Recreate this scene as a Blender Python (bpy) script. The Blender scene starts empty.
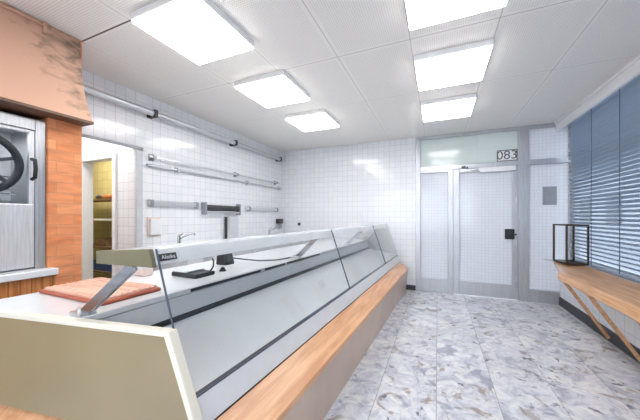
import bpy, bmesh, math, random
from mathutils import Vector, Matrix
random.seed(7)
S = bpy.context.scene
COL = S.collection
TH = 0.4055          # camera heading
RC = -0.0455         # the sales counter runs slightly off the walls
XL, XR, YB, ZC = -3.07, 1.65, 5.10, 2.687
YF = -1.9

# ------------------------------------------------------------------ materials
def new_mat(name):
    m = bpy.data.materials.new(name); m.use_nodes = True
    nt = m.node_tree
    return m, nt, nt.nodes['Principled BSDF']

def rgb(r, g, b):
    f = lambda c: (c/255/12.92) if c/255 <= .04045 else ((c/255+.055)/1.055)**2.4
    return (f(r), f(g), f(b), 1)

def plain(name, c, rough=.5, metal=0., var=.06, scale=9., bump=0., stretch=(1, 1, 1), coat=0.):
    """procedural material: base colour broken up by noise"""
    m, nt, b = new_mat(name)
    N = nt.nodes; L = nt.links
    tc = N.new('ShaderNodeTexCoord'); mp = N.new('ShaderNodeMapping')
    mp.inputs['Scale'].default_value = stretch
    nz = N.new('ShaderNodeTexNoise'); nz.inputs['Scale'].default_value = scale; nz.inputs['Detail'].default_value = 5
    L.new(tc.outputs['Object'], mp.inputs['Vector']); L.new(mp.outputs[0], nz.inputs['Vector'])
    r = N.new('ShaderNodeValToRGB')
    r.color_ramp.elements[0].position = .3; r.color_ramp.elements[1].position = .7
    r.color_ramp.elements[0].color = tuple(max(0, x*(1-var)) for x in c[:3]) + (1,)
    r.color_ramp.elements[1].color = tuple(min(1, x*(1+var)) for x in c[:3]) + (1,)
    L.new(nz.outputs['Fac'], r.inputs['Fac']); L.new(r.outputs['Color'], b.inputs['Base Color'])
    b.inputs['Roughness'].default_value = rough; b.inputs['Metallic'].default_value = metal
    if coat: b.inputs['Coat Weight'].default_value = coat; b.inputs['Coat Roughness'].default_value = .08
    if bump:
        bp = N.new('ShaderNodeBump'); bp.inputs['Strength'].default_value = bump; bp.inputs['Distance'].default_value = .004
        L.new(nz.outputs['Fac'], bp.inputs['Height']); L.new(bp.outputs[0], b.inputs['Normal'])
    return m

def axis_vec(nt, ax):
    """world position rearranged so that the wall plane is the texture's xy plane"""
    N = nt.nodes; L = nt.links
    g = N.new('ShaderNodeNewGeometry'); s = N.new('ShaderNodeSeparateXYZ'); c = N.new('ShaderNodeCombineXYZ')
    L.new(g.outputs['Position'], s.inputs[0])
    L.new(s.outputs[ax[0]], c.inputs[0]); L.new(s.outputs[ax[1]], c.inputs[1])
    return c.outputs[0], s

def tiles(name, ax, c1, c2, grout, w=.1, h=.1, mortar=.0022, rough=.12, offset=0., bump=.12, off=(0, 0), wear=0., squash=1.):
    m, nt, b = new_mat(name); N = nt.nodes; L = nt.links
    v, s = axis_vec(nt, ax)
    mp = N.new('ShaderNodeMapping'); mp.inputs['Location'].default_value = (off[0], off[1], 0); L.new(v, mp.inputs['Vector'])
    br = N.new('ShaderNodeTexBrick'); br.offset = offset; br.squash = squash
    br.inputs['Scale'].default_value = 1; br.inputs['Brick Width'].default_value = w; br.inputs['Row Height'].default_value = h
    br.inputs['Mortar Size'].default_value = mortar; br.inputs['Mortar Smooth'].default_value = .1
    br.inputs['Color1'].default_value = c1; br.inputs['Color2'].default_value = c2; br.inputs['Mortar'].default_value = grout
    br.inputs['Bias'].default_value = 0
    L.new(mp.outputs[0], br.inputs['Vector'])
    col = br.outputs['Color']
    if wear:
        nz = N.new('ShaderNodeTexNoise'); nz.inputs['Scale'].default_value = 14; nz.inputs['Detail'].default_value = 6
        st = N.new('ShaderNodeMapping'); st.inputs['Scale'].default_value = (.5, 2.2, 1); L.new(v, st.inputs['Vector']); L.new(st.outputs[0], nz.inputs['Vector'])
        mr = N.new('ShaderNodeMapRange'); mr.inputs['From Min'].default_value = .3; mr.inputs['From Max'].default_value = .7
        mr.inputs['To Min'].default_value = 1-wear; mr.inputs['To Max'].default_value = 1+wear
        L.new(nz.outputs['Fac'], mr.inputs['Value'])
        mx = N.new('ShaderNodeVectorMath'); mx.operation = 'SCALE'
        L.new(col, mx.inputs[0]); L.new(mr.outputs[0], mx.inputs['Scale']); col = mx.outputs[0]
    L.new(col, b.inputs['Base Color'])
    b.inputs['Roughness'].default_value = rough
    bp = N.new('ShaderNodeBump'); bp.inputs['Strength'].default_value = bump; bp.inputs['Distance'].default_value = .002; bp.invert = True
    L.new(br.outputs['Fac'], bp.inputs['Height']); L.new(bp.outputs[0], b.inputs['Normal'])
    return m

def wood(name, c1, c2, ax=(1, 1, 1), scale=6, rough=.35, planks=None):
    m, nt, b = new_mat(name); N = nt.nodes; L = nt.links
    tc = N.new('ShaderNodeTexCoord'); mp = N.new('ShaderNodeMapping'); mp.inputs['Scale'].default_value = ax
    L.new(tc.outputs['Object'], mp.inputs['Vector'])
    nz = N.new('ShaderNodeTexNoise'); nz.inputs['Scale'].default_value = scale; nz.inputs['Detail'].default_value = 8; nz.inputs['Distortion'].default_value = .6
    L.new(mp.outputs[0], nz.inputs['Vector'])
    r = N.new('ShaderNodeValToRGB'); r.color_ramp.elements[0].position = .35; r.color_ramp.elements[1].position = .65
    r.color_ramp.elements[0].color = c1; r.color_ramp.elements[1].color = c2
    L.new(nz.outputs['Fac'], r.inputs['Fac'])
    col = r.outputs['Color']
    if planks:
        s = N.new('ShaderNodeSeparateXYZ'); L.new(tc.outputs['Object'], s.inputs[0])
        a = N.new('ShaderNodeMath'); a.operation = 'PINGPONG'; a.inputs[1].default_value = planks[1]/2; L.new(s.outputs[planks[0]], a.inputs[0])
        t = N.new('ShaderNodeMath'); t.operation = 'GREATER_THAN'; t.inputs[1].default_value = .004; L.new(a.outputs[0], t.inputs[0])
        mx = N.new('ShaderNodeMix'); mx.data_type = 'RGBA'; L.new(t.outputs[0], mx.inputs['Factor'])
        mx.inputs['A'].default_value = tuple(x*.8 for x in c1[:3]) + (1,); L.new(col, mx.inputs['B']); col = mx.outputs['Result']
    L.new(col, b.inputs['Base Color']); b.inputs['Roughness'].default_value = rough
    return m

def steel(name, c=(.62, .63, .65, 1), rough=.28, stretch=(1, 1, 40), metal=.9):
    return plain(name, c, rough=rough, metal=metal, var=.12, scale=5, stretch=stretch)

def glass(name, tint=(.93, .97, .97, 1), ior=1.5, gl=.02, boost=1.):
    m, nt, b = new_mat(name); N = nt.nodes; L = nt.links
    N.remove(b); out = N['Material Output']
    tr = N.new('ShaderNodeBsdfTransparent'); tr.inputs[0].default_value = tint
    g = N.new('ShaderNodeBsdfGlossy'); g.inputs['Roughness'].default_value = gl
    nz = N.new('ShaderNodeTexNoise'); nz.inputs['Scale'].default_value = 2
    mr = N.new('ShaderNodeMapRange'); mr.inputs['To Min'].default_value = gl; mr.inputs['To Max'].default_value = gl+.03
    L.new(nz.outputs['Fac'], mr.inputs['Value']); L.new(mr.outputs[0], g.inputs['Roughness'])
    fr = N.new('ShaderNodeLayerWeight'); fr.inputs['Blend'].default_value = .5
    pw = N.new('ShaderNodeMath'); pw.operation = 'POWER'; pw.inputs[1].default_value = 5; L.new(fr.outputs['Facing'], pw.inputs[0])
    mu = N.new('ShaderNodeMath'); mu.operation = 'MULTIPLY_ADD'; mu.inputs[1].default_value = .96; mu.inputs[2].default_value = .04*boost; mu.use_clamp = True
    L.new(pw.outputs[0], mu.inputs[0])
    mx = N.new('ShaderNodeMixShader'); L.new(mu.outputs[0], mx.inputs[0]); L.new(tr.outputs[0], mx.inputs[1]); L.new(g.outputs[0], mx.inputs[2])
    L.new(mx.outputs[0], out.inputs['Surface'])
    return m

def wire_glass(name, ax, cell=.05, tint=(.74, .75, .775, 1), clear=.02):
    """obscured wire glass: lets daylight through diffusely, a square wire grid inside"""
    m, nt, b = new_mat(name); N = nt.nodes; L = nt.links
    N.remove(b); out = N['Material Output']
    v, s = axis_vec(nt, ax)
    br = N.new('ShaderNodeTexBrick'); br.offset = 0
    br.inputs['Scale'].default_value = 1; br.inputs['Brick Width'].default_value = cell; br.inputs['Row Height'].default_value = cell
    br.inputs['Mortar Size'].default_value = .0022; br.inputs['Mortar Smooth'].default_value = .2
    br.inputs['Color1'].default_value = tint; br.inputs['Color2'].default_value = tuple(x*.97 for x in tint[:3])+(1,)
    br.inputs['Mortar'].default_value = (.58, .59, .63, 1)
    L.new(v, br.inputs['Vector'])
    t = N.new('ShaderNodeBsdfTranslucent'); d = N.new('ShaderNodeBsdfDiffuse'); g = N.new('ShaderNodeBsdfGlossy'); g.inputs['Roughness'].default_value = .12
    tp = N.new('ShaderNodeBsdfTransparent'); tp.inputs[0].default_value = tint
    L.new(br.outputs['Color'], t.inputs['Color']); L.new(br.outputs['Color'], d.inputs['Color'])
    m1 = N.new('ShaderNodeMixShader'); m1.inputs[0].default_value = .655; L.new(t.outputs[0], m1.inputs[1]); L.new(d.outputs[0], m1.inputs[2])
    m2 = N.new('ShaderNodeMixShader'); m2.inputs[0].default_value = clear; L.new(m1.outputs[0], m2.inputs[1]); L.new(tp.outputs[0], m2.inputs[2])
    m3 = N.new('ShaderNodeMixShader'); m3.inputs[0].default_value = .05; L.new(m2.outputs[0], m3.inputs[1]); L.new(g.outputs[0], m3.inputs[2])
    L.new(m3.outputs[0], out.inputs['Surface'])
    return m

def emitter(name, c, strength):
    m, nt, b = new_mat(name)
    b.inputs['Base Color'].default_value = (.9, .9, .9, 1)
    N = nt.nodes; L = nt.links
    nz = N.new('ShaderNodeTexNoise'); nz.inputs['Scale'].default_value = 3
    mr = N.new('ShaderNodeMapRange'); mr.inputs['To Min'].default_value = strength*.97; mr.inputs['To Max'].default_value = strength*1.03
    L.new(nz.outputs['Fac'], mr.inputs['Value']); L.new(mr.outputs[0], b.inputs['Emission Strength'])
    b.inputs['Emission Color'].default_value = c
    return m

def floor_material():
    m, nt, b = new_mat('pale_marble_slabs'); N = nt.nodes; L = nt.links
    v, s = axis_vec(nt, 'XY')
    W = .4
    # per-slab shift of the veining
    sh = N.new('ShaderNodeVectorMath'); sh.operation = 'ADD'; sh.inputs[1].default_value = (8.01, 8.13, 0); L.new(v, sh.inputs[0])
    sc = N.new('ShaderNodeVectorMath'); sc.operation = 'SCALE'; sc.inputs['Scale'].default_value = 1/W; L.new(sh.outputs[0], sc.inputs[0])
    fl = N.new('ShaderNodeVectorMath'); fl.operation = 'FLOOR'; L.new(sc.outputs[0], fl.inputs[0])
    wn = N.new('ShaderNodeTexWhiteNoise'); wn.noise_dimensions = '3D'; L.new(fl.outputs[0], wn.inputs['Vector'])
    of = N.new('ShaderNodeVectorMath'); of.operation = 'MULTIPLY_ADD'; of.inputs[1].default_value = (9, 9, 9)
    L.new(wn.outputs['Color'], of.inputs[0]); L.new(v, of.inputs[2])
    def noise(scale, detail, dist, rough=.55):
        n = N.new('ShaderNodeTexNoise'); n.inputs['Scale'].default_value = scale; n.inputs['Detail'].default_value = detail
        n.inputs['Distortion'].default_value = dist; n.inputs['Roughness'].default_value = rough
        L.new(of.outputs[0], n.inputs['Vector']); return n
    def ramp(src, stops):
        r = N.new('ShaderNodeValToRGB'); e = r.color_ramp.elements
        e[0].position, e[0].color = stops[0]; e[1].position, e[1].color = stops[-1]
        for p, c in stops[1:-1]: k = e.new(p); k.color = c
        L.new(src, r.inputs['Fac']); return r
    def mixc(f, a, bb):
        x = N.new('ShaderNodeMix'); x.data_type = 'RGBA'; L.new(f, x.inputs['Factor'])
        for sock, val in (('A', a), ('B', bb)):
            if isinstance(val, tuple): x.inputs[sock].default_value = val
            else: L.new(val, x.inputs[sock])
        return x.outputs['Result']
    base = ramp(noise(7, 10, 1.0, .72).outputs['Fac'], [(.27, rgb(122, 124, 144)), (.40, rgb(178, 180, 194)), (.52, rgb(208, 209, 214)), (.70, rgb(234, 234, 232))])
    g1 = ramp(noise(3.1, 8, 1.8, .62).outputs['Fac'], [(.56, (0, 0, 0, 1)), (.65, (.8, .8, .8, 1))])
    c1 = mixc(g1.outputs['Color'], base.outputs['Color'], rgb(140, 142, 164))
    g2 = ramp(noise(5.3, 8, 1.0, .6).outputs['Fac'], [(.585, (0, 0, 0, 1)), (.65, (.8, .8, .8, 1))])
    c2 = mixc(g2.outputs['Color'], c1, rgb(140, 122, 112))
    g3 = ramp(noise(8.5, 6, .5, .6).outputs['Fac'], [(.62, (0, 0, 0, 1)), (.67, (.9, .9, .9, 1))])
    c3 = mixc(g3.outputs['Color'], c2, rgb(88, 90, 112))
    # joints
    br = N.new('ShaderNodeTexBrick'); br.offset = 0; br.inputs['Scale'].default_value = 1
    br.inputs['Brick Width'].default_value = W; br.inputs['Row Height'].default_value = 60
    br.inputs['Mortar Size'].default_value = .0025; br.inputs['Mortar Smooth'].default_value = .3
    L.new(sh.outputs[0], br.inputs['Vector'])
    c4 = mixc(br.outputs['Fac'], c3, rgb(140, 138, 138))
    tone = N.new('ShaderNodeMapRange'); tone.inputs['To Min'].default_value = .92; tone.inputs['To Max'].default_value = 1.04; L.new(wn.outputs['Value'], tone.inputs['Value'])
    vm = N.new('ShaderNodeVectorMath'); vm.operation = 'SCALE'; L.new(c4, vm.inputs[0]); L.new(tone.outputs[0], vm.inputs['Scale'])
    L.new(vm.outputs[0], b.inputs['Base Color'])
    b.inputs['Roughness'].default_value = .34
    return m

def ceiling_material():
    m, nt, b = new_mat('perforated_ceiling_panels'); N = nt.nodes; L = nt.links
    v, s = axis_vec(nt, 'XY')
    def M(op, a, c=None):
        n = N.new('ShaderNodeMath'); n.operation = op
        for i, x in enumerate((a, c)):
            if x is None: continue
            if isinstance(x, (int, float)): n.inputs[i].default_value = x
            else: L.new(x, n.inputs[i])
        return n.outputs[0]
    sx, sy = s.outputs['X'], s.outputs['Y']
    dx = M('ABSOLUTE', M('PINGPONG', M('ADD', sx, .2+6), .3)); dy = M('PINGPONG', M('ADD', sy, -1.255+12), .5)
    seam = M('MAXIMUM', M('LESS_THAN', dx, .0022), M('LESS_THAN', dy, .003))
    px = M('PINGPONG', sx, .008); py = M('PINGPONG', sy, .008)
    # perforations, with an unperforated rim along the panel edges
    hole = M('MULTIPLY', M('MULTIPLY', M('GREATER_THAN', px, .0052), M('GREATER_THAN', py, .0052)), M('MULTIPLY', M('GREATER_THAN', dx, .03), M('GREATER_THAN', dy, .03)))
    x1 = N.new('ShaderNodeMix'); x1.data_type = 'RGBA'; x1.inputs['A'].default_value = rgb(242, 240, 236); x1.inputs['B'].default_value = rgb(196, 194, 190); L.new(hole, x1.inputs['Factor'])
    x2 = N.new('ShaderNodeMix'); x2.data_type = 'RGBA'; L.new(x1.outputs['Result'], x2.inputs['A']); x2.inputs['B'].default_value = rgb(178, 176, 172); L.new(seam, x2.inputs['Factor'])
    gap = M('MULTIPLY', M('LESS_THAN', M('ABSOLUTE', M('SUBTRACT', sy, 1.255)), .006), M('LESS_THAN', sx, -1.92))
    x3 = N.new('ShaderNodeMix'); x3.data_type = 'RGBA'; L.new(x2.outputs['Result'], x3.inputs['A']); x3.inputs['B'].default_value = rgb(84, 78, 72); L.new(gap, x3.inputs['Factor'])
    L.new(x3.outputs['Result'], b.inputs['Base Color']); b.inputs['Roughness'].default_value = .6
    return m

def copper_material():
    m, nt, b = new_mat('aged_copper_sheet'); N = nt.nodes; L = nt.links
    tc = N.new('ShaderNodeNewGeometry')
    nz = N.new('ShaderNodeTexNoise'); nz.inputs['Scale'].default_value = 7; nz.inputs['Detail'].default_value = 7; nz.inputs['Distortion'].default_value = .8
    mp = N.new('ShaderNodeMapping'); mp.inputs['Scale'].default_value = (1, 1.2, 2.6); mp.inputs['Rotation'].default_value = (.5, 0, 0)
    L.new(tc.outputs['Position'], mp.inputs['Vector']); L.new(mp.outputs[0], nz.inputs['Vector'])
    s = N.new('ShaderNodeSeparateXYZ'); L.new(tc.outputs['Position'], s.inputs[0])
    # smoke stains gather in the upper far corner of the sheet
    a = N.new('ShaderNodeMapRange'); a.inputs['From Min'].default_value = .78; a.inputs['From Max'].default_value = 1.3; a.inputs['To Min'].default_value = -.28; a.inputs['To Max'].default_value = .16; L.new(s.outputs['Y'], a.inputs['Value'])
    z = N.new('ShaderNodeMapRange'); z.inputs['From Min'].default_value = 2.05; z.inputs['From Max'].default_value = 2.5; z.inputs['To Min'].default_value = -.2; z.inputs['To Max'].default_value = .06; L.new(s.outputs['Z'], z.inputs['Value'])
    p = N.new('ShaderNodeMath'); p.operation = 'ADD'; L.new(a.outputs[0], p.inputs[0]); L.new(z.outputs[0], p.inputs[1])
    q = N.new('ShaderNodeMath'); q.operation = 'ADD'; L.new(p.outputs[0], q.inputs[0]); L.new(nz.outputs['Fac'], q.inputs[1])
    r = N.new('ShaderNodeValToRGB'); r.color_ramp.elements[0].position = .42; r.color_ramp.elements[0].color = rgb(208, 166, 143)
    r.color_ramp.elements[1].position = .72; r.color_ramp.elements[1].color = rgb(128, 106, 90)
    e = r.color_ramp.elements.new(.56); e.color = rgb(182, 148, 126)
    L.new(q.outputs[0], r.inputs['Fac']); L.new(r.outputs['Color'], b.inputs['Base Color'])
    b.inputs['Metallic'].default_value = .2; b.inputs['Roughness'].default_value = .42
    return m

M = {}
M['floor'] = floor_material(); M['ceiling'] = ceiling_material(); M['copper'] = copper_material()
W1, W2, GR = rgb(236, 237, 241), rgb(230, 232, 237), rgb(198, 200, 207)
M['tile_left'] = tiles('white_wall_tiles_side', 'YZ', W1, W2, GR, off=(.02, .013))
M['tile_back'] = tiles('white_wall_tiles_end', 'XZ', W1, W2, GR, off=(.01, .013))
M['tile_knee'] = tiles('white_knee_wall_tiles', 'YZ', rgb(232, 233, 235), rgb(224, 226, 230), rgb(180, 182, 186), w=.15, h=.15, off=(.02, .1))
M['brick'] = tiles('orange_brick', 'YZ', rgb(226, 152, 106), rgb(212, 130, 82), rgb(200, 138, 100), w=.21, h=.078, mortar=.0035, rough=.75, offset=.5, bump=.6, off=(-.04, .01), wear=.16)
M['plaster'] = plain('white_plaster', rgb(232, 232, 232), rough=.7, var=.03)
M['ochre'] = tiles('ochre_store_tiles', 'XZ', rgb(208, 196, 142), rgb(200, 186, 132), rgb(170, 154, 106), w=.15, h=.15, mortar=.003, rough=.4)
M['white_paint'] = plain('white_paint', rgb(238, 238, 240), rough=.35, var=.02)
M['white_enamel'] = plain('white_enamel', rgb(226, 229, 233), rough=.22, var=.03, coat=.4)
M['cream'] = plain('cream_edge_trim', rgb(238, 232, 216), rough=.35, var=.02)
M['beige'] = plain('beige_lacquer_panel', rgb(160, 144, 112), rough=.3, var=.07, scale=2.2, coat=.2)
M['cap_shade'] = plain('shaded_white_end_cap', rgb(124, 118, 92), rough=.4, var=.06)  # white cap, with its shade put into the base colour
M['dark'] = plain('dark_plinth', rgb(58, 58, 62), rough=.5, var=.15)
M['black'] = plain('black_plastic', rgb(28, 28, 32), rough=.35, var=.15)
M['grey_plastic'] = plain('grey_plastic', rgb(150, 154, 162), rough=.4)
M['light_grey'] = plain('pale_grey_paint', rgb(196, 200, 206), rough=.4)
M['steel'] = steel('brushed_steel')
M['steel_h'] = steel('brushed_steel_sheet', (.70, .71, .73, 1), .3, (1, 40, 1), .85)
M['chrome'] = steel('tap_chrome', (.5, .51, .53, 1), .2, (1, 1, 8), 1.)
M['polished'] = steel('polished_steel', (.74, .75, .77, 1), .14, (1, 1, 8), 1.)
M['oven_steel'] = steel('oven_steel', (.56, .57, .59, 1), .3, (1, 20, 1), .9)
M['door_steel'] = steel('oven_door_steel', (.70, .71, .73, 1), .36, (1, 20, 1), .6)
M['alu'] = steel('anodised_aluminium', (.52, .53, .56, 1), .38, (30, 30, 1), .75)
M['kick'] = plain('bronzed_kick_panel', rgb(206, 184, 166), rough=.3, metal=.25, var=.1, scale=2.5)
M['deck'] = plain('steel_display_deck', rgb(228, 230, 233), rough=.25, metal=.1, var=.02, scale=3, stretch=(1, 2, 1))
M['ledge'] = wood('honey_pine_ledge', rgb(206, 148, 106), rgb(228, 178, 134), (6, .5, 6), 5, .3)
M['bar'] = wood('beech_bar_top', rgb(196, 146, 104), rgb(222, 176, 132), (7, .6, 7), 5, .2)
M['base_wood'] = wood('brown_plank_front', rgb(166, 100, 54), rgb(204, 140, 84), (6, 6, .5), 5, .45, planks=('Y', .055))
M['shelf_wood'] = wood('dark_shelf_board', rgb(110, 84, 52), rgb(140, 108, 70), (.5, 6, 6), 5, .5)
M['lip'] = plain('dark_brown_lip', rgb(96, 66, 48), rough=.5, var=.15)
M['board'] = wood('reddish_board', rgb(218, 164, 142), rgb(238, 200, 180), (.7, 9, 3), 4, .5)
M['board_edge'] = plain('red_brown_edge', rgb(176, 92, 66), rough=.5, var=.15)
M['lantern'] = plain('dark_bronze_metal', rgb(78, 66, 58), rough=.45, metal=.5, var=.15)
M['slat'] = plain('blue_grey_slats', rgb(160, 174, 190), rough=.4, metal=.15, var=.03)
M['tape'] = plain('dark_ladder_tape', rgb(74, 84, 98), rough=.7)
M['glass'] = glass('clear_counter_glass', (.985, .992, .992, 1), 1.5, .015, 1.)
M['win_glass'] = glass('clear_window_glass', (.93, .96, .97, 1))
M['oven_glass'] = glass('oven_glass', (.93, .94, .95, 1), 1.5, .02)
M['wire'] = wire_glass('obscured_wire_glass', 'XZ')
M['milky'] = wire_glass('greenish_transom_glass', 'XZ', cell=.6, tint=(.66, .70, .675, 1), clear=.02)
M['lamp'] = emitter('lamp_diffuser', (1, .985, .96, 1), 7.0)
M['blue'] = plain('blue_plastic', rgb(56, 84, 140), rough=.4)
M['bread'] = plain('brown_crust', rgb(176, 108, 52), rough=.7, var=.25, scale=30)
M['cardboard'] = plain('brown_card', rgb(120, 92, 62), rough=.8, var=.15)
M['pink'] = plain('pale_pink_plastic', rgb(226, 204, 196), rough=.4)
M['interior'] = plain('oven_liner', rgb(226, 228, 232), rough=.35, metal=.1, var=.25, scale=12)
M['digit'] = plain('grey_digits', rgb(92, 94, 98), rough=.5)
M['lettering'] = plain('white_lettering', rgb(225, 228, 235), rough=.5)
M['facade'] = plain('pale_facade', rgb(134, 136, 140), rough=.8, var=.05)
M['pavement'] = plain('street_paving', rgb(112, 114, 118), rough=.8, var=.08)

# ------------------------------------------------------------------ mesh helpers
OFF = {}       # root offset that each parent's local space is measured from
class MB:
    def __init__(s): s.bm = bmesh.new()
    def box(s, x0, x1, y0, y1, z0, z1):
        v = [s.bm.verts.new(p) for p in ((x0,y0,z0),(x1,y0,z0),(x1,y1,z0),(x0,y1,z0),(x0,y0,z1),(x1,y0,z1),(x1,y1,z1),(x0,y1,z1))]
        for f in ((0,3,2,1),(4,5,6,7),(0,1,5,4),(1,2,6,5),(2,3,7,6),(3,0,4,7)): s.bm.faces.new([v[i] for i in f])
        return s
    def loft(s, A, B):
        """prism between two equal rings of points"""
        a = [s.bm.verts.new(p) for p in A]; b = [s.bm.verts.new(p) for p in B]; n = len(a)
        s.bm.faces.new(a[::-1]); s.bm.faces.new(b)
        for i in range(n): j = (i+1) % n; s.bm.faces.new([a[i], a[j], b[j], b[i]])
        return s
    def prof(s, pts, y0, y1):
        """(x,z) profile run along y; ends may depend on x"""
        f0 = y0 if callable(y0) else (lambda x: y0); f1 = y1 if callable(y1) else (lambda x: y1)
        return s.loft([(x, f0(x), z) for x, z in pts], [(x, f1(x), z) for x, z in pts])
    def plan(s, pts, z0, z1):
        return s.loft([(x, y, z0) for x, y in pts], [(x, y, z1) for x, y in pts])
    def bar(s, p, q, w, t, up=(0, 0, 1)):
        p, q = Vector(p), Vector(q); d = (q-p).normalized(); a = d.cross(Vector(up)).normalized(); b = a.cross(d).normalized()
        R = lambda c: [tuple(c + a*i*w/2 + b*j*t/2) for i, j in ((-1,-1),(1,-1),(1,1),(-1,1))]
        return s.loft(R(p), R(q))
    def tube(s, pts, r, n=12, closed=False):
        pts = [Vector(p) for p in pts]; rings = []; m = len(pts)
        prev = None
        for i, p in enumerate(pts):
            if closed: d = pts[(i+1) % m]-pts[i-1]
            else: d = pts[min(i+1, m-1)]-pts[max(i-1, 0)]
            d.normalize()
            if prev is None:
                a = d.cross(Vector((0, 0, 1)))
                if a.length < .1: a = d.cross(Vector((1, 0, 0)))
            else: a = prev - d*prev.dot(d)
            a.normalize(); prev = a; b = d.cross(a)
            rr = r[i] if isinstance(r, (list, tuple)) else r
            rings.append([s.bm.verts.new(p + (a*math.cos(2*math.pi*k/n)+b*math.sin(2*math.pi*k/n))*rr) for k in range(n)])
        for i in range(m if closed else m-1):
            A, B = rings[i], rings[(i+1) % m]
            for k in range(n): s.bm.faces.new([A[k], A[(k+1) % n], B[(k+1) % n], B[k]])
        if not closed: s.bm.faces.new(rings[0][::-1]); s.bm.faces.new(rings[-1])
        return s
    def build(s, name, mat, parent=None, bevel=0., smooth=False, base=None):
        bm = s.bm; bmesh.ops.recalc_face_normals(bm, faces=bm.faces[:])
        me = bpy.data.meshes.new(name)
        if parent is not None: off = OFF[parent]
        else:
            vs = [v.co for v in bm.verts]
            off = Vector(((min(v.x for v in vs)+max(v.x for v in vs))/2, (min(v.y for v in vs)+max(v.y for v in vs))/2, min(v.z for v in vs)))
        bmesh.ops.translate(bm, verts=bm.verts[:], vec=-off)
        if smooth:
            for f in bm.faces: f.smooth = True
        bm.to_mesh(me); bm.free(); me.materials.append(M[mat])
        o = bpy.data.objects.new(name, me); COL.objects.link(o)
        if parent is not None: o.parent = parent
        else: o.location = off
        OFF[o] = off
        if smooth:
            e = o.modifiers.new('edges', 'EDGE_SPLIT'); e.split_angle = math.radians(40)
        if bevel:
            b = o.modifiers.new('bevel', 'BEVEL'); b.width = bevel; b.segments = 2; b.limit_method = 'ANGLE'
        return o

def box(*a): return MB().box(*a)

def thing(name, label, cat, loc, rz=0., group=None):
    o = bpy.data.objects.new(name, None); o.empty_display_size = .1; COL.objects.link(o)
    o.location = loc; o.rotation_euler = (0, 0, rz); OFF[o] = Vector(loc)
    return tag(o, label, cat, group)
def tag(o, label, cat, group=None):
    o['label'] = label; o['category'] = cat
    if group: o['group'] = group
    return o
def struct(o, label=None, cat=None):
    o['kind'] = 'structure'
    if label: o['label'] = label
    if cat: o['category'] = cat
    return o
def sroot(name, loc, label, cat):
    o = bpy.data.objects.new(name, None); o.empty_display_size = .1; COL.objects.link(o); o.location = loc; OFF[o] = Vector(loc)
    return struct(o, label, cat)
def dup(root, loc, label):
    r = root.copy(); COL.objects.link(r); r.location = loc; r['label'] = label
    for ch in root.children:
        c = ch.copy(); COL.objects.link(c); c.parent = r
        for g in ch.children:
            d = g.copy(); COL.objects.link(d); d.parent = c
    return r
def text(name, body, size, mat, loc, rot, parent, align='CENTER', extrude=.0008):
    cu = bpy.data.curves.new(name, 'FONT'); cu.body = body; cu.size = size; cu.align_x = align; cu.align_y = 'CENTER'; cu.extrude = extrude
    t = bpy.data.objects.new(name, cu); COL.objects.link(t)
    dg = bpy.context.evaluated_depsgraph_get(); me = bpy.data.meshes.new_from_object(t.evaluated_get(dg))
    bpy.data.objects.remove(t)
    me.materials.clear(); me.materials.append(M[mat])
    me.transform(Matrix.Translation(Vector(loc)-OFF[parent]) @ rot)
    o = bpy.data.objects.new(name, me); COL.objects.link(o); o.parent = parent; OFF[o] = OFF[parent]
    return o

# ------------------------------------------------------------------ the room
struct(box(-6.4, XR+.25, YF, YB+.06, -.12, 0).build('floor', 'floor'), 'pale marble slab floor with purple grey veins', 'floor')
struct(box(-6.4, XR+.25, YF-.1, YB+.1, ZC, ZC+.1).build('ceiling', 'ceiling'), 'light grey perforated panel ceiling', 'ceiling')
w = MB(); w.box(XL-.1, XL, YF, 1.25, 0, ZC); w.box(XL-.1, XL, 1.25, 2.0, 2.07, ZC); w.box(XL-.1, XL, 2.1, YB, 0, ZC)
struct(w.build('wall_left', 'tile_left'), 'white glossy tiled wall behind the sales counter', 'wall')
struct(box(XL-.1, -.36, YB, YB+.1, 0, ZC).build('wall_back', 'tile_back'), 'white tiled end wall left of the glass entrance', 'wall')
w = MB(); w.box(-6.4, -2.5, YF-.1, YF, 0, ZC); w.box(1.4, XR+.25, YF-.1, YF, 0, ZC); w.box(-2.5, 1.4, YF-.1, YF, 0, .7); w.box(-2.5, 1.4, YF-.1, YF, 2.5, ZC)  # opening left for the added fill window
struct(w.build('wall_front', 'plaster'), 'plain wall at the near end of the shop', 'wall')
w = MB(); w.box(XR, XR+.2, YF, YB-.003, 0, .66)
struct(w.build('wall_right', 'tile_knee'), 'low white tiled wall under the wide blind', 'wall')
# passage beside the brick pillar, with its inner door to the store
w = MB(); w.box(-3.48, XL-.001, 2.0, 2.1, 0, ZC); w.box(-4.4, -4.13, 2.0, 2.1, 0, ZC); w.box(-4.13, -3.48, 2.0, 2.1, 1.985, ZC)
struct(w.build('wall_passage', 'tile_back'), 'white tiled passage wall holding the store doorway', 'wall')
struct(box(-4.5, -4.4, 1.15, 2.1, 0, ZC).build('wall_passage_side', 'plaster'))
struct(box(-4.4, XL-.1, 1.15, 1.25, 0, ZC).build('wall_passage_near', 'plaster'))
fr = MB(); fr.box(-3.48, -3.42, 1.975, 2.0, 0, 2.045); fr.box(-4.20, -4.13, 1.975, 2.0, 0, 2.045); fr.box(-4.13, -3.48, 1.975, 2.0, 1.985, 2.045); fr.box(-4.13, -4.122, 2.0, 2.12, 0, 1.985)
struct(fr.build('trim_1', 'white_paint', bevel=.004), 'white door frame of the store doorway', 'door frame')
tr = MB(); tr.box(XL-.002, XL+.02, 1.25, 2.06, 2.045, 2.075)
struct(tr.build('trim_2', 'grey_plastic', bevel=.003), 'grey strip along the lintel above the passage opening', 'trim')
tr = MB(); tr.box(XL, XL+.006, 2.0, 2.06, 0, 2.045); tr.box(XL-.03, XL+.006, 1.994, 2.0, 0, 2.045)
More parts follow.
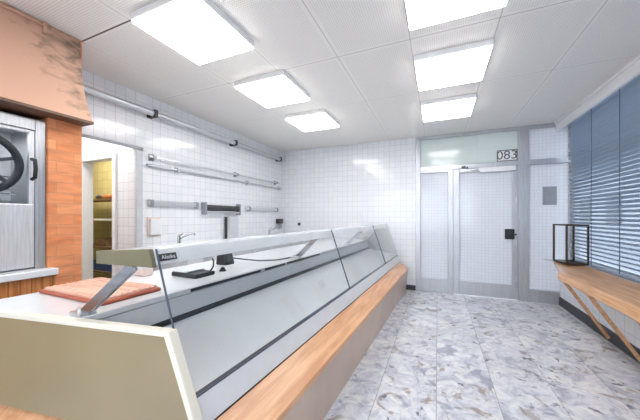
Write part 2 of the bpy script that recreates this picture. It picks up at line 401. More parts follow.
struct(tr.build('trim_3', 'light_grey'), 'pale metal corner guard on the tiled wall corner', 'trim')
# store room
struct(box(-6.3, XL-.1, 3.0, 3.1, 0, ZC).build('wall_store', 'ochre'), 'ochre wall of the store seen through the doorway', 'wall')
struct(box(-6.4, -6.3, 2.1, 3.1, 0, ZC).build('wall_store_side', 'ochre'))
struct(box(-6.4, -4.5, 2.0, 2.1, 0, ZC).build('wall_store_near', 'plaster'))
# skirting
struct(box(-.62, -.36, YB-.012, YB, 0, .085).build('baseboard_back', 'dark'), 'dark skirting on the end wall by the counter', 'baseboard')
struct(box(XR-.014, XR, YF, YB-.01, 0, .12).build('baseboard_right', 'dark'), 'dark skirting under the window bar', 'baseboard')
# blind box along the ceiling over the window
pm = MB(); pm.box(1.60, 1.63, .3, YB-.002, 2.545, ZC-.001); pm.box(1.63, XR+.2, .3, YB-.002, 2.66, ZC-.001)
pm.box(1.585, 1.6, .3, YB-.002, 2.655, ZC-.001)
struct(pm.build('trim_4', 'white_paint', bevel=.003), 'white pelmet box along the ceiling above the blind', 'pelmet')
# brick pillar
struct(box(XL, -2.58, 1.045, 1.25, 0, ZC-.002).build('brick_pillar', 'brick', bevel=.004), 'orange brick pillar beside the steel oven', 'pillar')

# right window
r = sroot('window_1', (1.8, 2.7, .66), 'wide shop window behind the blue grey blind', 'window')
f = MB()
for y in (.3, 1.9, 3.45, 5.0): f.box(1.78, 1.84, y, y+.07, .66, ZC)
f.box(1.78, 1.84, .37, 5.0, .66, .73); f.box(1.78, 1.84, .37, 5.0, ZC-.07, ZC); f.box(1.78, 1.84, .37, 5.0, 2.05, 2.11)
f.build('frame', 'alu', r)
box(1.806, 1.814, .37, 5.0, .73, ZC-.07).build('pane', 'win_glass', r)
r = sroot('fill_window', (-.55, YF-.05, .7), 'added window in the unseen near wall, lets in sky fill', 'window')  # added behind the camera so that sky light fills the room
f = MB()
for x in (-2.5, -1.22, .07, 1.34): f.box(x, x+.06, YF-.08, YF-.02, .7, 2.5)
f.box(-2.44, 1.34, YF-.08, YF-.02, .7, .76); f.box(-2.44, 1.34, YF-.08, YF-.02, 2.44, 2.5); f.build('frame', 'alu', r)
box(-2.44, 1.34, YF-.053, YF-.047, .76, 2.44).build('pane', 'win_glass', r)
struct(box(-8, 12, -12, YF-.2, -.3, -.06).build('pavement_near', 'pavement'))
struct(box(1.78, XR+.2, YF, .3, .66, ZC).build('wall_right_near', 'plaster'))
struct(box(1.80, XR+.2, 5.07, YB+.1, 0, ZC).build('wall_corner', 'plaster'))

# glazed entrance: two side lights, a transom and the door
def lite(n, label, x0, x1, z0, z1, mat, fw=(.04, .04, .04, .04), y=YB, depth=.06, extra=None):
    r = sroot(n, ((x0+x1)/2, y+depth/2, z0), label, 'window')
    l, rr, b, t = fw; f = MB()
    if l: f.box(x0, x0+l, y, y+depth, z0, z1)
    if rr: f.box(x1-rr, x1, y, y+depth, z0, z1)
    f.box(x0+l, x1-rr, y, y+depth, z0, z0+b); f.box(x0+l, x1-rr, y, y+depth, z1-t, z1)
    if extra: f.box(x0+l, x1-rr, y, y+depth, extra[0], extra[1])
    f.build('frame', 'alu', r, bevel=.004)
    if extra:
        box(x0+l, x1-rr, y+.027, y+.033, z0+b, extra[0]).build('pane', mat, r); box(x0+l, x1-rr, y+.027, y+.033, extra[1], z1-t).build('pane', mat, r)
    else: box(x0+l, x1-rr, y+.027, y+.033, z0+b, z1-t).build('pane', mat, r)
    return r
lite('window_2', 'narrow wire glass side light left of the entrance door', -.36, .235, 0, 2.09, 'wire', (.08, .075, .23, .04))
lite('window_3', 'wide transom pane above the entrance door', -.36, 1.14, 2.09, ZC, 'milky', (.075, .0, .075, .05))
lite('window_4', 'right hand side light with a grey notice stuck on', 1.14, 1.80, 0, ZC, 'wire', (.14, .045, .19, .06), extra=(2.085, 2.165))
d = sroot('door_1', (.69, YB, 0), 'glazed aluminium entrance door with wire glass', 'door')
f = MB(); yy = YB-.012
f.box(.235, .325, yy, yy+.06, .012, 2.085); f.box(1.06, 1.135, yy, yy+.06, .012, 2.085); f.box(.325, 1.06, yy, yy+.06, .012, .23); f.box(.325, 1.06, yy, yy+.06, 2.02, 2.085)
f.build('frame', 'alu', d, bevel=.004)
box(.325, 1.06, YB+.015, YB+.021, .23, 2.02).build('pane', 'wire', d)
box(.96, 1.085, YB-.045, YB-.0125, .945, 1.105).build('lock_plate', 'black', d, bevel=.006)
h = MB(); h.tube([(1.10, YB-.012, 1.02), (1.10, YB-.05, 1.02)], .014); h.build('handle', 'black', d, smooth=True)
c = box(.61, 1.10, YB-.065, YB-.0125, 2.005, 2.083).build('closer', 'white_paint', d, bevel=.008)
a = MB(); a.bar((.62, YB-.04, 2.055), (.35, YB-.03, 2.05), .02, .016); a.build('closer_arm', 'polished', c)
a = MB(); a.box(.36, .42, YB-.03, YB-.0125, 2.095, 2.125); a.box(.43, .455, YB-.03, YB-.0125, 2.085, 2.11); a.build('latch', 'black', d)
for z in (1.55, .9, .35):
    MB().tube([(1.112, YB-.022, z-.05), (1.112, YB-.022, z+.05)], .011).build('hinge', 'steel', d, smooth=True)

ns = thing('number_sign', 'small dark-edged house number plate in the transom corner above the door', 'sign', (1.0, YB-.004, 2.172))
box(.862, 1.132, YB+.018, YB+.026, 2.172, 2.345).build('plate', 'white_paint', ns)
OFF_RX = Matrix.Rotation(math.pi/2, 4, 'X')
text('digits', '083', .19, 'digit', (.997, YB+.016, 2.258), OFF_RX, ns)
fr = MB(); fr.box(.862, 1.132, YB+.012, YB+.018, 2.335, 2.345); fr.box(.862, 1.132, YB+.012, YB+.018, 2.172, 2.18); fr.box(.862, .872, YB+.012, YB+.018, 2.18, 2.335); fr.box(1.122, 1.132, YB+.012, YB+.018, 2.18, 2.335)
fr.build('border', 'digit', ns)
tag(box(1.45, 1.62, YB+.018, YB+.0265, 1.47, 1.745).build('notice', 'grey_plastic'), 'grey square notice stuck on the right side light', 'notice')

# ------------------------------------------------------------------ ceiling lights
def make_lamp(x, y):
    t = thing('ceiling_light', 'x', 'ceiling light', (x, y, ZC), 0, 'square ceiling lights')
    h = .295
    box(x-h, x+h, y-h, y+h, ZC-.05, ZC).build('frame', 'white_paint', t, bevel=.004)
    box(x-h+.008, x+h-.008, y-h+.008, y+h-.008, ZC-.066, ZC-.0505).build('diffuser', 'lamp', t, bevel=.004)
    return t
lx, rx = -1.63, .105
lab = ['nearest lamp of the left row, large bright square by the copper hood', 'middle lamp of the left row of square ceiling lamps',
       'farthest lamp of the left row, over the white tiled wall end', 'nearest lamp of the right row, cut by the top of the photo',
       'middle lamp of the right row of square ceiling lamps', 'farthest lamp of the right row, just before the entrance transom']
l0 = make_lamp(lx, 1.50); l0['label'] = lab[0]
for i, (x, y) in enumerate(((lx, 2.54), (lx, 3.56), (rx, 1.76), (rx, 2.79), (rx, 3.82))):
    dup(l0, (x, y, ZC), lab[i+1])
for x, y in ((rx, -.6), (lx, .2)):          # two added lamps outside the view, for extra light
    o = dup(l0, (x, y, ZC), 'added square ceiling lamp out of frame for extra light')

# ------------------------------------------------------------------ hood, oven and its base
hd = thing('extractor_hood', 'copper clad extractor hood with smoke stains over the oven', 'hood', (-2.8, .2, 2.0))
yh = lambda x: 1.238 + max(0, x+2.58)*.16
m = MB(); m.prof([(-3.06, 2.03), (-2.452, 2.03), (-2.478, 2.09), (-2.508, 2.17), (-2.535, 2.26), (-2.556, 2.37), (-2.57, 2.5), (-2.58, ZC-.004), (-3.06, ZC-.004)], -1.2, yh)
m.build('casing', 'copper', hd, smooth=True)
m = MB(); m.prof([(-3.06, 2.012), (-2.445, 2.012), (-2.447, 2.03), (-3.06, 2.03)], -1.2, lambda x: yh(x)+.003)
m.build('dark_lip', 'lip', hd)
# open flue collar clip near the ceiling
m = MB(); m.tube([(-2.568, -1.2, 2.655), (-2.568, 1.02, 2.655)], .008, 8); m.box(-2.58, -2.556, 1.01, 1.03, 2.60, 2.68)
m.build('cable_conduit', 'copper', hd, smooth=True)

tag(MB().plan([(-3.06, -1.5), (-2.52, -1.5), (-2.52, 1.06), (-2.578, 1.06), (-2.578, 1.043), (-3.06, 1.043)], 0, .884).build('oven_cupboard', 'base_wood'), 'brown vertical plank base cupboard under the stone slab', 'cupboard')
tag(MB().plan([(-3.06, -1.5), (-2.495, -1.5), (-2.495, 1.07), (-2.578, 1.07), (-2.578, 1.043), (-3.06, 1.043)], .885, .932).build('stone_slab', 'white_enamel', bevel=.006), 'pale slab worktop below the steel oven', 'worktop')
ov = thing('rotisserie_oven', 'stainless steel grill oven with a glazed door under the copper hood', 'oven', (-2.8, .6, .933))
m = MB(); m.box(-3.04, -2.64, .1, .14, .933, 1.985); m.box(-3.04, -2.64, .985, 1.042, .933, 1.985); m.box(-3.04, -2.98, .14, .985, .933, 1.985)
m.box(-2.98, -2.64, .14, .985, .933, 1.0); m.box(-2.98, -2.64, .14, .985, 1.92, 1.985); m.box(-2.98, -2.64, .14, .985, 1.36, 1.385)
m.box(-2.64, -2.604, .985, 1.042, .933, 1.985); m.box(-2.64, -2.604, .1, .985, 1.905, 1.985)
m.build('body', 'oven_steel', ov, bevel=.004)
dr = MB(); dr.box(-2.64, -2.606, .14, .982, .945, 1.385); dr.box(-2.64, -2.606, .955, .982, 1.385, 1.9); dr.box(-2.64, -2.606, .14, .19, 1.385, 1.9); dr.box(-2.64, -2.606, .19, .955, 1.88, 1.9)
dr = dr.build('door', 'door_steel', ov, bevel=.004)
box(-2.628, -2.62, .19, .955, 1.385, 1.88).build('glazing', 'oven_glass', dr)
h = MB(); h.tube([(-2.606, .969, 1.70), (-2.565, .969, 1.69), (-2.555, .969, 1.63), (-2.565, .969, 1.57), (-2.606, .969, 1.56)], .012, 10)
h.build('handle', 'black', dr, smooth=True)
cx, cz = .745, 1.65
ring = lambda x, rr, n=40: [(x, cx+rr*math.cos(2*math.pi*k/n), cz+rr*math.sin(2*math.pi*k/n)) for k in range(n)]
m = MB(); m.tube(ring(-2.675, .185), .024, 10, True)
m.build('rotor_ring', 'black', ov, smooth=True)
m = MB(); m.tube([(-2.97, cx, cz), (-2.68, cx, cz)], .03, 12)
for k in range(6):
    a = k*math.pi/3+.3; m.bar((-2.69, cx, cz), (-2.69, cx+.185*math.cos(a), cz+.185*math.sin(a)), .022, .012, (1, 0, 0))
m.build('rotor_spokes', 'dark', ov, smooth=True)
m = MB()
for k in range(5): m.tube([(-2.8, .16, 1.46+.03*k), (-2.8, .97, 1.46+.03*k)], .005, 6)
m.tube(ring(-2.9, .12, 24), .012, 8, True)
m.build('spit_rods', 'polished', ov, smooth=True)
box(-2.979, -2.965, .141, .984, 1.421, 1.919).build('liner', 'interior', ov)

# ------------------------------------------------------------------ the sales counter
O = Vector((-1.4, 2.8, 0))
RZ = Matrix.Rotation(RC, 3, 'Z')
ct = thing('display_counter', 'long refrigerated sales counter with slanted glass front and wooden ledge', 'counter', tuple(RZ @ O), RC)
OFF[ct] = O
Y1 = 4.97
near = lambda x: .705 + .218*(min(x, -.85)+.85) + .022       # near end is cut off at an angle
b = MB(); b.prof([(-.745, 0), (-.705, .385), (-.86, .455), (-2.06, .455), (-2.06, .08), (-2.0, 0)], near, Y1)
b.build('kick_panel', 'kick', ct)
b = MB(); b.prof([(-.845, .495), (-.70, .405), (-.697, .375), (-.72, .378), (-.86, .462)], lambda x: near(-.85)-.01, Y1)
b.build('bumper_ledge', 'ledge', ct, bevel=.004)
# the ledge turns the near corner along the end panel
b = MB(); e0 = near; P = [(-.845, .495), (-2.05, .495)]
b.loft([(-.84, near(-.84)-.075, .40), (-2.05, near(-2.05)-.075, .40), (-2.05, near(-2.05)-.075, .365), (-.84, near(-.84)-.075, .365)],
       [(-.84, near(-.84)-.008, .45), (-2.05, near(-2.05)-.008, .45), (-2.05, near(-2.05)-.008, .365), (-.84, near(-.84)-.008, .365)])
b.build('end_ledge', 'ledge', ct, bevel=.004)
b = MB(); b.prof([(-.845, .50), (-.868, .615), (-.93, .615), (-1.0, .50)], near, Y1)
b.build('front_fascia', 'white_enamel', ct, bevel=.003)
b = MB(); b.prof([(-.85, .493), (-.858, .503), (-1.1, .503), (-1.1, .456), (-.865, .456)], near, Y1)
b.build('shadow_joint', 'black', ct)
b = MB(); b.prof([(-.8665, .6155), (-.868, .618), (-.93, .622), (-.93, .6155)], near, Y1)
b.build('glass_gasket', 'tape', ct)
b = MB(); b.prof([(-.892, .622), (-1.385, .712), (-1.385, .66), (-.94, .57)], near, Y1-.02)
b.build('display_deck', 'deck', ct)
b = MB(); b.prof([(-1.385, .70), (-1.385, .722), (-1.41, .735), (-1.41, .70)], near, Y1-.02)
b.build('air_grille', 'black', ct)
b = MB(); b.prof([(-1.41, .735), (-1.418, .838), (-1.47, .838), (-1.47, .60), (-1.41, .60)], near, Y1-.02)
b.build('well_back', 'white_enamel', ct)
b = MB(); b.prof([(-1.412, .843), (-1.412, .87), (-2.12, .87), (-2.12, .843)], near, Y1)
b.build('worktop', 'white_enamel', ct, bevel=.003)
b = MB()
for y0, y1 in ((1.14, 1.80), (1.86, 2.16), (2.2, 2.9)): b.box(-1.4125, -1.4075, y0, y1, .848, .866)
b.build('dark_slot', 'black', ct)
b = MB(); b.box(-2.06, -1.48, 1.0, Y1, .455, .842); b.build('rear_carcass', 'light_grey', ct)
# near end panel with its pale edging
th = .03
def endp(pts, t0, t1):
    return MB().loft([(x, near(x)-t0, z) for x, z in pts], [(x, near(x)-t1, z) for x, z in pts])
ep = endp([(-2.12, .455), (-.868, .455), (-.858, .55), (-.965, .85), (-2.12, .85)], .03, .001).build('end_panel', 'beige', ct)
endp([(-2.12, .85), (-.968, .85), (-.862, .55), (-.862, .46), (-.838, .46), (-.835, .555), (-.948, .872), (-2.12, .872)], .036, .0).build('panel_edging', 'cream', ep, bevel=.003)
endp([(-2.10, .43), (-.87, .43), (-.87, .456), (-2.10, .456)], .015, .0).build('shadow_gap', 'black', ep)
# service shelf carried on bent steel arms
b = MB(); b.prof([(-1.46, 1.140), (-1.094, 1.165), (-1.070, 1.102), (-1.46, 1.09)], .70, Y1-.02)
sh = b.build('service_shelf', 'white_enamel', ct, bevel=.003)
MB().prof([(-1.463, 1.143), (-1.082, 1.171), (-1.058, 1.098), (-1.463, 1.085)], .68, .70).build('end_cap', 'cap_shade', sh, bevel=.003)
for k, y in enumerate((.70, 2.45, 3.95, 4.85)):
    dy = -.085 if k == 0 else 0.
    a = MB(); a.bar((-1.462, y+dy+.02, .872), (-1.225, y+(0 if k else -.01)+.02, 1.092), .05, .018, (0, 1, 0))
    a = a.build('support_arm', 'chrome', ct, bevel=.004)
    a2 = MB(); a2.box(-1.51, -1.425, y+dy-.012, y+dy+.05, .87, .884); a2.tube([(-1.487, y+dy+.02, .884), (-1.487, y+dy+.02, .897)], .016, 10)
    a2.build('foot_plate', 'steel', a, smooth=True)
# name plate sits on the sloping front of the shelf
sx = lambda z: -1.094 + (1.165-z)*.373
pl = MB(); pl.loft([(sx(z)+t, y, z) for t, y, z in ((.001, .722, 1.117), (.004, .722, 1.117), (.004, .722, 1.145), (.001, .722, 1.145))],
                   [(sx(z)+t, y, z) for t, y, z in ((.001, .80, 1.117), (.004, .80, 1.117), (.004, .80, 1.145), (.001, .80, 1.145))])
pl = pl.build('name_plate', 'black', sh)
text('lettering', 'Alaska', .024, 'lettering', (sx(1.131)+.005, .761, 1.131), Matrix.Rotation(math.pi/2, 4, 'Z') @ Matrix.Rotation(math.radians(70), 4, 'X'), pl)
# slanted front panes
def pane(y0, y1):
    g = MB(); g.prof([(-.870, .6205), (-1.062, 1.171), (-1.0685, 1.169), (-.8765, .6185)], y0, y1); return g.build('front_glass', 'glass', ct)
cuts = [.70, 2.45, 3.98, Y1]
for a, bb in zip(cuts, cuts[1:]):
    p = pane(a+.002, bb-.002)
    e = MB(); e.prof([(-.868, .6215), (-1.060, 1.172), (-1.070, 1.1685), (-.878, .6175)], a-.0012, a+.0012); e.build('glass_edge', 'tape', p)
g = MB(); g.prof([(-.882, .625), (-1.07, 1.168), (-1.46, 1.139), (-1.46, .875), (-1.40, .73)], Y1-.008, Y1-.001); g.build('end_glass', 'glass', ct)

# things on the counter (positions in the counter's own axes)
def onc(x, y, z=.871): return tuple(RZ @ Vector((x, y, z)))
bd = thing('cutting_board', 'reddish striped board lying on the near end of the worktop', 'cutting board', onc(-1.80, .87), RC+.08); OFF[bd] = Vector((0, 0, 0))
m = MB(); m.plan([(-.30, -.15), (.28, -.17), (.29, .14), (-.29, .17)], 0, .018); m.build('tray', 'board_edge', bd, bevel=.006)
m = MB(); m.plan([(-.28, -.135), (.262, -.155), (.272, .125), (-.272, .152)], .018, .028)
for k in range(9):
    y = -.125+.031*k; m.tube([(-.27, y, .026), (.26, y, .026)], .008, 8)
m.build('ribbed_top', 'board', bd)
tb = thing('plastic_tub', 'small pale plastic tub standing behind the red board', 'tub', onc(-2.03, 1.24), RC); OFF[tb] = Vector((0, 0, 0))
m = MB(); m.loft([(-.05, -.035, 0), (.05, -.035, 0), (.05, .035, 0), (-.05, .035, 0)], [(-.06, -.042, .06), (.06, -.042, .06), (.06, .042, .06), (-.06, .042, .06)]); m.build('bowl', 'pink', tb, bevel=.006)
box(-.064, .064, -.046, .046, .06, .07).build('lid', 'white_enamel', tb, bevel=.003)
sc = thing('counter_scale', 'low white counter scale with black base and thin curved cable', 'scale', onc(-1.70, 1.40), RC); OFF[sc] = Vector((0, 0, 0))
box(-.13, .12, -.085, .085, 0, .03).build('base', 'black', sc, bevel=.006)
box(-.12, .02, -.08, .08, .031, .043).build('weighing_plate', 'white_enamel', sc, bevel=.004)
MB().tube([(.10, .06, .03), (.118, .07, .06), (.118, .075, .095), (.10, .08, .12)], .006, 8).build('curved_neck', 'black', sc, smooth=True)
box(-.155, -.135, -.05, .05, 0, .035).build('side_grip', 'black', sc, bevel=.006)
kn = thing('rubber_stopper', 'small round black stopper on the worktop beside the black terminal', 'stopper', onc(-1.63, 1.61)); OFF[kn] = Vector((0, 0, 0))
MB().tube([(0, 0, 0), (0, 0, .012), (0, 0, .013), (0, 0, .026), (0, 0, .03)], [.026, .026, .018, .016, .01], 16).build('disc', 'black', kn, smooth=True)
MB().tube([(0, 0, .03), (0, 0, .036)], .007, 12).build('tip', 'grey_plastic', kn, smooth=True)
tm = thing('card_terminal', 'small black terminal box with a cable on the worktop', 'terminal', onc(-1.84, 1.85), RC); OFF[tm] = Vector((0, 0, 0))
m = MB(); m.loft([(-.06, -.055, 0), (.06, -.055, 0), (.06, .055, 0), (-.06, .055, 0)], [(-.055, -.05, .10), (.035, -.05, .10), (.035, .05, .10), (-.055, .05, .10)]); m.build('housing', 'black', tm, bevel=.008)
MB().loft([(.0545, -.04, .03), (.0565, -.04, .03), (.0565, .04, .03), (.0545, .04, .03)], [(.040, -.038, .088), (.042, -.038, .088), (.042, .038, .088), (.040, .038, .088)]).build('screen', 'dark', tm)
MB().tube([(.03, .06, .05), (.10, .14, .03), (.18, .25, .008), (.30, .36, .007), (.34, .55, .007)], .006, 8).build('cable', 'black', tm, smooth=True)

# ------------------------------------------------------------------ work counter and fittings along the left wall
wc = thing('rear_work_counter', 'white work counter standing along the tiled left wall', 'work counter', (-2.78, 3.6, 0))
box(-3.05, -2.52, 2.16, 5.04, .1, .905).build('carcass', 'light_grey', wc)
box(-3.0, -2.58, 2.2, 5.0, 0, .1).build('plinth', 'dark', wc)
box(-3.06, -2.49, 2.14, 5.06, .906, .945).build('worktop', 'white_enamel', wc, bevel=.006)
for k in range(5):
    y = 2.18+.57*k; dd = box(-2.52, -2.50, y, y+.56, .13, .88).build('door', 'white_enamel', wc, bevel=.003)
    MB().tube([(-2.485, y+.2, .82), (-2.485, y+.36, .82)], .008, 8).build('handle', 'steel', dd, smooth=True)

def faucet(loc, label, rz):
    t = thing('mixer_tap', label, 'tap', loc, rz, 'chrome mixer taps'); OFF[t] = Vector((0, 0, 0))
    MB().tube([(0, 0, 0), (0, 0, .012), (0, 0, .0125), (0, 0, .10)], [.03, .03, .021, .019], 14).build('body', 'chrome', t, smooth=True)
    MB().tube([(0, 0, .07), (.05, .01, .10), (.13, .03, .135), (.18, .045, .135), (.19, .047, .115)], .012, 10).build('spout', 'chrome', t, smooth=True)
    MB().tube([(0, 0, .10), (0, 0, .118), (.04, -.03, .14)], [.02, .016, .008], 10).build('lever', 'chrome', t, smooth=True)
    return t
faucet((-2.93, 2.42, .945), 'chrome mixer tap nearest the store doorway on the rear counter', 1.0)
dup_t = faucet((-2.90, 4.35, .945), 'chrome mixer tap at the far end of the rear counter', .8)

def rail(name, label, y0, y1, z, r, x, ys, cat='rail', flat=None, br=None):
    t = thing(name, label, cat, (XL, (y0+y1)/2, z-r))
    m = MB()
    if flat: m.box(x-.008, x+.008, y0, y1, z-flat/2, z+flat/2)
    else: m.tube([(x, y0, z), (x, y1, z)], r, 14)
    m.build('bar', 'steel' if not flat else 'steel_h', t, smooth=not flat)
    for y in ys:
        b = MB(); b.box(XL, XL+.012, y-.03, y+.03, z-.04, z+.04); b.bar((XL+.01, y, z), (x-.001, y, z), .022, .022); b.box(x-r-.008 if not flat else x-.014, x+r+.006 if not flat else x+.012, y-.02, y+.02, z-(flat/2 if flat else r)-.006, z+(flat/2 if flat else r)+.006)
        b.build('bracket', br or 'grey_plastic', t)
    return t
rail('overhead_rail', 'thick steel rail running high along the tiled left wall', 1.27, 5.0, 2.475, .034, XL+.085, (2.14, 3.5, 4.86), br='dark')
rail('hanging_rail', 'upper thin steel rail on short brackets, left wall', 2.10, 4.88, 1.985, .013, XL+.06, (2.16, 3.6, 4.8), flat=.02)
rail('lower_tube', 'lower plain tube close below the thin bracketed rail', 2.09, 5.0, 1.885, .016, XL+.03, (2.5, 3.9, 4.95), br='light_grey')  # plain tube parallel to the thin rail, a little lower
rail('tool_strip', 'short grey wall strip left of the dark dispenser', 2.11, 2.86, 1.455, .02, XL+.03, (2.15, 2.8), flat=.06)
rail('knife_strip', 'grey wall strip between the dark dispenser and the far corner', 3.82, 4.98, 1.435, .02, XL+.03, (3.95, 4.85), flat=.06)
pd = thing('roll_dispenser', 'dark roll dispenser with grey end plates on the tiled wall', 'dispenser', (XL, 3.3, 1.33))
for y in (2.90, 3.62): box(XL+.001, XL+.085, y, y+.03, 1.325, 1.50).build('end_plate', 'grey_plastic', pd, bevel=.004)
MB().tube([(XL+.045, 2.93, 1.425), (XL+.045, 3.62, 1.425)], .042, 18).build('roll', 'dark', pd, smooth=True)
box(XL+.068, XL+.078, 2.93, 3.62, 1.345, 1.372).build('cutter_bar', 'steel', pd)
tp = thing('towel_dispenser', 'tall narrow grey dispenser standing on the rear counter by the wall', 'dispenser', (XL+.07, 3.44, .946))
box(XL+.03, XL+.13, 3.34, 3.54, .946, 1.30).build('casing', 'light_grey', tp, bevel=.008)
box(XL+.03, XL+.075, 3.335, 3.3395, .955, 1.29).build('side_plate', 'dark', tp)
box(XL+.05, XL+.12, 3.36, 3.52, 1.30, 1.315).build('cap', 'grey_plastic', tp, bevel=.003)
sd = thing('soap_dispenser', 'small framed white dispenser on the tiles beside the store doorway', 'dispenser', (XL, 2.19, 1.07))
box(XL+.001, XL+.05, 2.125, 2.26, 1.085, 1.27).build('casing', 'white_enamel', sd, bevel=.008)
box(XL, XL+.012, 2.112, 2.273, 1.07, 1.285).build('back_plate', 'pink', sd)
bx = thing('wall_phone', 'small black box on the tiled wall near the far corner', 'wall box', (XL, 4.93, 1.14))
box(XL+.001, XL+.07, 4.84, 5.02, 1.15, 1.25).build('casing', 'black', bx, bevel=.006)
box(XL+.02, XL+.06, 4.90, 4.97, 1.05, 1.15).build('bracket', 'grey_plastic', bx)
sk = thing('wall_socket', 'tiny black socket on the white tiled end wall', 'socket', (-2.66, YB, 1.12))
box(-2.69, -2.63, YB-.014, YB-.001, 1.11, 1.17).build('plate', 'black', sk, bevel=.003)
MB().tube([(-2.66, YB-.018, 1.14), (-2.66, YB-.0145, 1.14)], .018, 14).build('insert', 'dark', sk, smooth=True)

# ------------------------------------------------------------------ store shelving seen through the doorway
rk = thing('storage_rack', 'shelf rack in the store behind the doorway', 'shelf', (-5.0, 2.72, 0))
for z in (.42, .80, 1.235, 1.55): box(-5.7, -4.3, 2.58, 2.92, z, z+.028).build('shelf_board', 'shelf_wood' if z != 1.235 else 'white_paint', rk)
for x in (-5.7, -4.33):
    for y in (2.58, 2.89): box(x, x+.03, y, y+.03, 0, 1.75).build('upright', 'grey_plastic', rk)
for k in range(3):
    x = -5.12+.17*k
    m = MB(); m.tube([(x-.075, 2.72, 1.615), (x-.05, 2.72, 1.617), (x, 2.72, 1.62), (x+.05, 2.72, 1.617), (x+.075, 2.72, 1.615)], [.012, .03, .036, .03, .012], 12)
    tag(m.build('bread_loaf', 'bread' if k > 0 else 'dark', smooth=True), ['dark loaf at the left end of the top store shelf', 'middle brown loaf on the top store shelf', 'rightmost brown loaf on the top store shelf'][k], 'loaf', 'loaves on the store shelf')
m = MB(); m.loft([(-5.06, 2.62, .829), (-4.72, 2.62, .829), (-4.72, 2.86, .829), (-5.06, 2.86, .829)], [(-4.99, 2.64, .95), (-4.80, 2.64, .93), (-4.80, 2.84, .93), (-4.99, 2.84, .95)])
tag(m.build('paper_sack', 'cardboard', bevel=.02), 'brown slumped sack on the lower store shelf', 'sack')
cr = thing('plastic_crate', 'blue plastic crate on the lowest store shelf', 'crate', (-4.85, 2.73, .449))
m = MB(); m.box(-5.1, -4.55, 2.60, 2.62, .449, .60); m.box(-5.1, -4.55, 2.85, 2.87, .449, .60); m.box(-5.1, -5.08, 2.62, 2.85, .449, .60); m.box(-4.57, -4.55, 2.62, 2.85, .449, .60); m.box(-5.08, -4.57, 2.62, 2.85, .449, .465)
m.build('walls', 'blue', cr)
MB().box(-5.11, -4.54, 2.59, 2.605, .585, .61).build('rim', 'blue', cr)

# ------------------------------------------------------------------ window bar, lantern, blind
br = thing('wall_bar', 'light wooden wall bar on slanted struts under the blind', 'bar table', (1.42, 2.7, 0))
m = MB(); m.plan([(1.225, .8), (1.645, .8), (1.645, 4.72), (1.425, 4.62), (1.225, 3.80)], .668, .70); m.build('bar_top', 'bar', br, bevel=.004)
m = MB(); m.plan([(1.20, .8), (1.2245, .8), (1.2245, 3.79), (1.20, 3.77)], .615, .70); m.build('front_lip', 'bar', br, bevel=.004)
for y in (3.80, 3.30, 2.6, 1.9, 1.2):
    a = MB(); a.bar((1.262, y, .60), (1.63, y, .035), .03, .03, (0, 1, 0)); a.build('strut', 'bar', br, bevel=.004)
    c = MB(); c.prof([(1.235, .614), (1.24, .588), (1.265, .570), (1.31, .578), (1.34, .6), (1.64, .62), (1.64, .667), (1.235, .667)], y-.022, y+.022); c.build('corbel', 'ledge', br, bevel=.003)
m = MB(); m.plan([(1.345, 4.72), (1.40, 4.45), (1.66, 4.52), (1.66, 4.82)], .7005, .708)
tag(m.build('steel_tray', 'steel'), 'thin steel plate at the far end of the wooden wall bar', 'plate')
ln = thing('lantern', 'empty dark metal frame lantern at the far end of the wall bar', 'lantern', (1.535, 4.43, .709), .14); OFF[ln] = Vector((0, 0, 0))
hw, hd_, H, q = .108, .14, .475, .0085
m = MB(); m.box(-hw-.006, hw+.006, -hd_-.006, hd_+.006, 0, .022); m.build('base', 'lantern', ln, bevel=.002)
for sx_ in (-1, 1):
    for sy in (-1, 1): MB().box(sx_*hw-q, sx_*hw+q, sy*hd_-q, sy*hd_+q, .022, H).build('post', 'lantern', ln)
m = MB()
for s in (-1, 1): m.box(-hw-q, hw+q, s*hd_-q, s*hd_+q, H, H+.017); m.box(s*hw-q, s*hw+q, -hd_+q, hd_-q, H, H+.017)
m.build('top_rim', 'lantern', ln)
m = MB(); m.tube([(0, 0, .022), (0, 0, .04)], .035, 16); m.build('candle_dish', 'lantern', ln, smooth=True)

bl = thing('venetian_blind', 'wide blue grey venetian blind closing off the right window', 'blind', (1.70, 2.6, .705))
ys, ye, xb = .45, 4.92, 1.70
pitch = .046; n = int((2.60-.75)/pitch); SL = MB(); ang = math.radians(34); wd = .05
for k in range(n):
    z = .755+pitch*k; A = []
    for j in range(5):
        t = (j/4-.5); cxx = t*wd; crown = .004*(1-4*t*t)
        A.append((xb - cxx*math.cos(ang), z + cxx*math.sin(ang) + crown))
    ring = A + [(x, zz-.0012) for x, zz in A[::-1]]
    SL.prof(ring, ys, ye)
SL.build('slats', 'slat', bl)
box(xb-.03, xb+.03, ys, ye, 2.60, 2.655).build('head_rail', 'slat', bl)
box(xb-.026, xb+.026, ys, ye, .708, .728).build('bottom_rail', 'slat', bl, bevel=.003)
y = 4.80-.55
while y > .6:
    m = MB(); m.box(xb-.033, xb-.031, y-.007, y+.007, .728, 2.6); m.build('ladder_tape', 'tape', bl); y -= .55

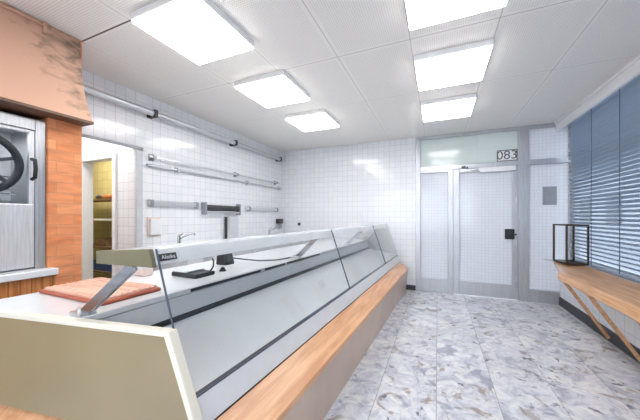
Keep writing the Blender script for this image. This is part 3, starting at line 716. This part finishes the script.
# the street outside
fc = sroot('sky_block_building', (9.5, 4, -.06), 'added plain pale house front blocking the sky behind the blind', 'sky_block_building')  # added to block the sky and give softer brightness through the slats
box(9, 10, -20, 80, -.06, 9).build('facade', 'facade', fc)
for k in range(16):
    for z in (.9, 3.8): box(8.95, 9.0, -9+3.2*k, -7.6+3.2*k, z, z+1.6).build('window', 'dark', fc)
struct(box(-8, 12, YB+.2, 80, -.3, -.06).build('pavement', 'pavement'), 'pale paved street outside the entrance', 'pavement')
struct(box(2.0, 12, -20, YB+.2, -.3, -.06).build('pavement_side', 'pavement'))

# ------------------------------------------------------------------ light
wd_ = bpy.data.worlds.new('overcast'); S.world = wd_; wd_.use_nodes = True
nt = wd_.node_tree; bg = nt.nodes['Background']
tc = nt.nodes.new('ShaderNodeTexCoord'); sp = nt.nodes.new('ShaderNodeSeparateXYZ'); rp = nt.nodes.new('ShaderNodeValToRGB')
nt.links.new(tc.outputs['Generated'], sp.inputs[0]); nt.links.new(sp.outputs['Z'], rp.inputs['Fac'])
rp.color_ramp.elements[0].color = (.86, .90, .97, 1); rp.color_ramp.elements[1].color = (.72, .82, 1, 1)
nt.links.new(rp.outputs['Color'], bg.inputs['Color']); bg.inputs['Strength'].default_value = 4.0
def area(name, loc, size, power, col=(1, 1, 1), rot=(0, 0, 0)):
    l = bpy.data.lights.new(name, 'AREA'); l.shape = 'RECTANGLE'; l.size, l.size_y = size; l.energy = power; l.color = col
    o = bpy.data.objects.new(name, l); COL.objects.link(o); o.location = loc; o.rotation_euler = rot; return o
area('store_lamp', (-4.9, 2.35, 2.6), (.9, .3), 14, (1, .95, .82))
area('oven_fill', (-2.8, .56, 1.90), (.2, .6), 1.8)  # added fill inside the oven, brightens the view through its glass
area('passage_fill', (-3.7, 1.6, 2.6), (.6, .3), 8, (1, .97, .93))  # added fill without a fitting, brightens the passage walls

cam = bpy.data.cameras.new('camera'); co = bpy.data.objects.new('camera', cam); COL.objects.link(co)
co.location = (0, 0, 1.3); co.rotation_euler = (math.pi/2, 0, TH)
cam.sensor_width = 36; cam.lens = 274.5*36/640; cam.shift_y = 6.4/640; cam.clip_start = .02
S.camera = co
vs = S.view_settings; vs.view_transform = 'Standard'; vs.look = 'None'; vs.exposure = 0.72; vs.gamma = 1; vs.use_curve_mapping = False
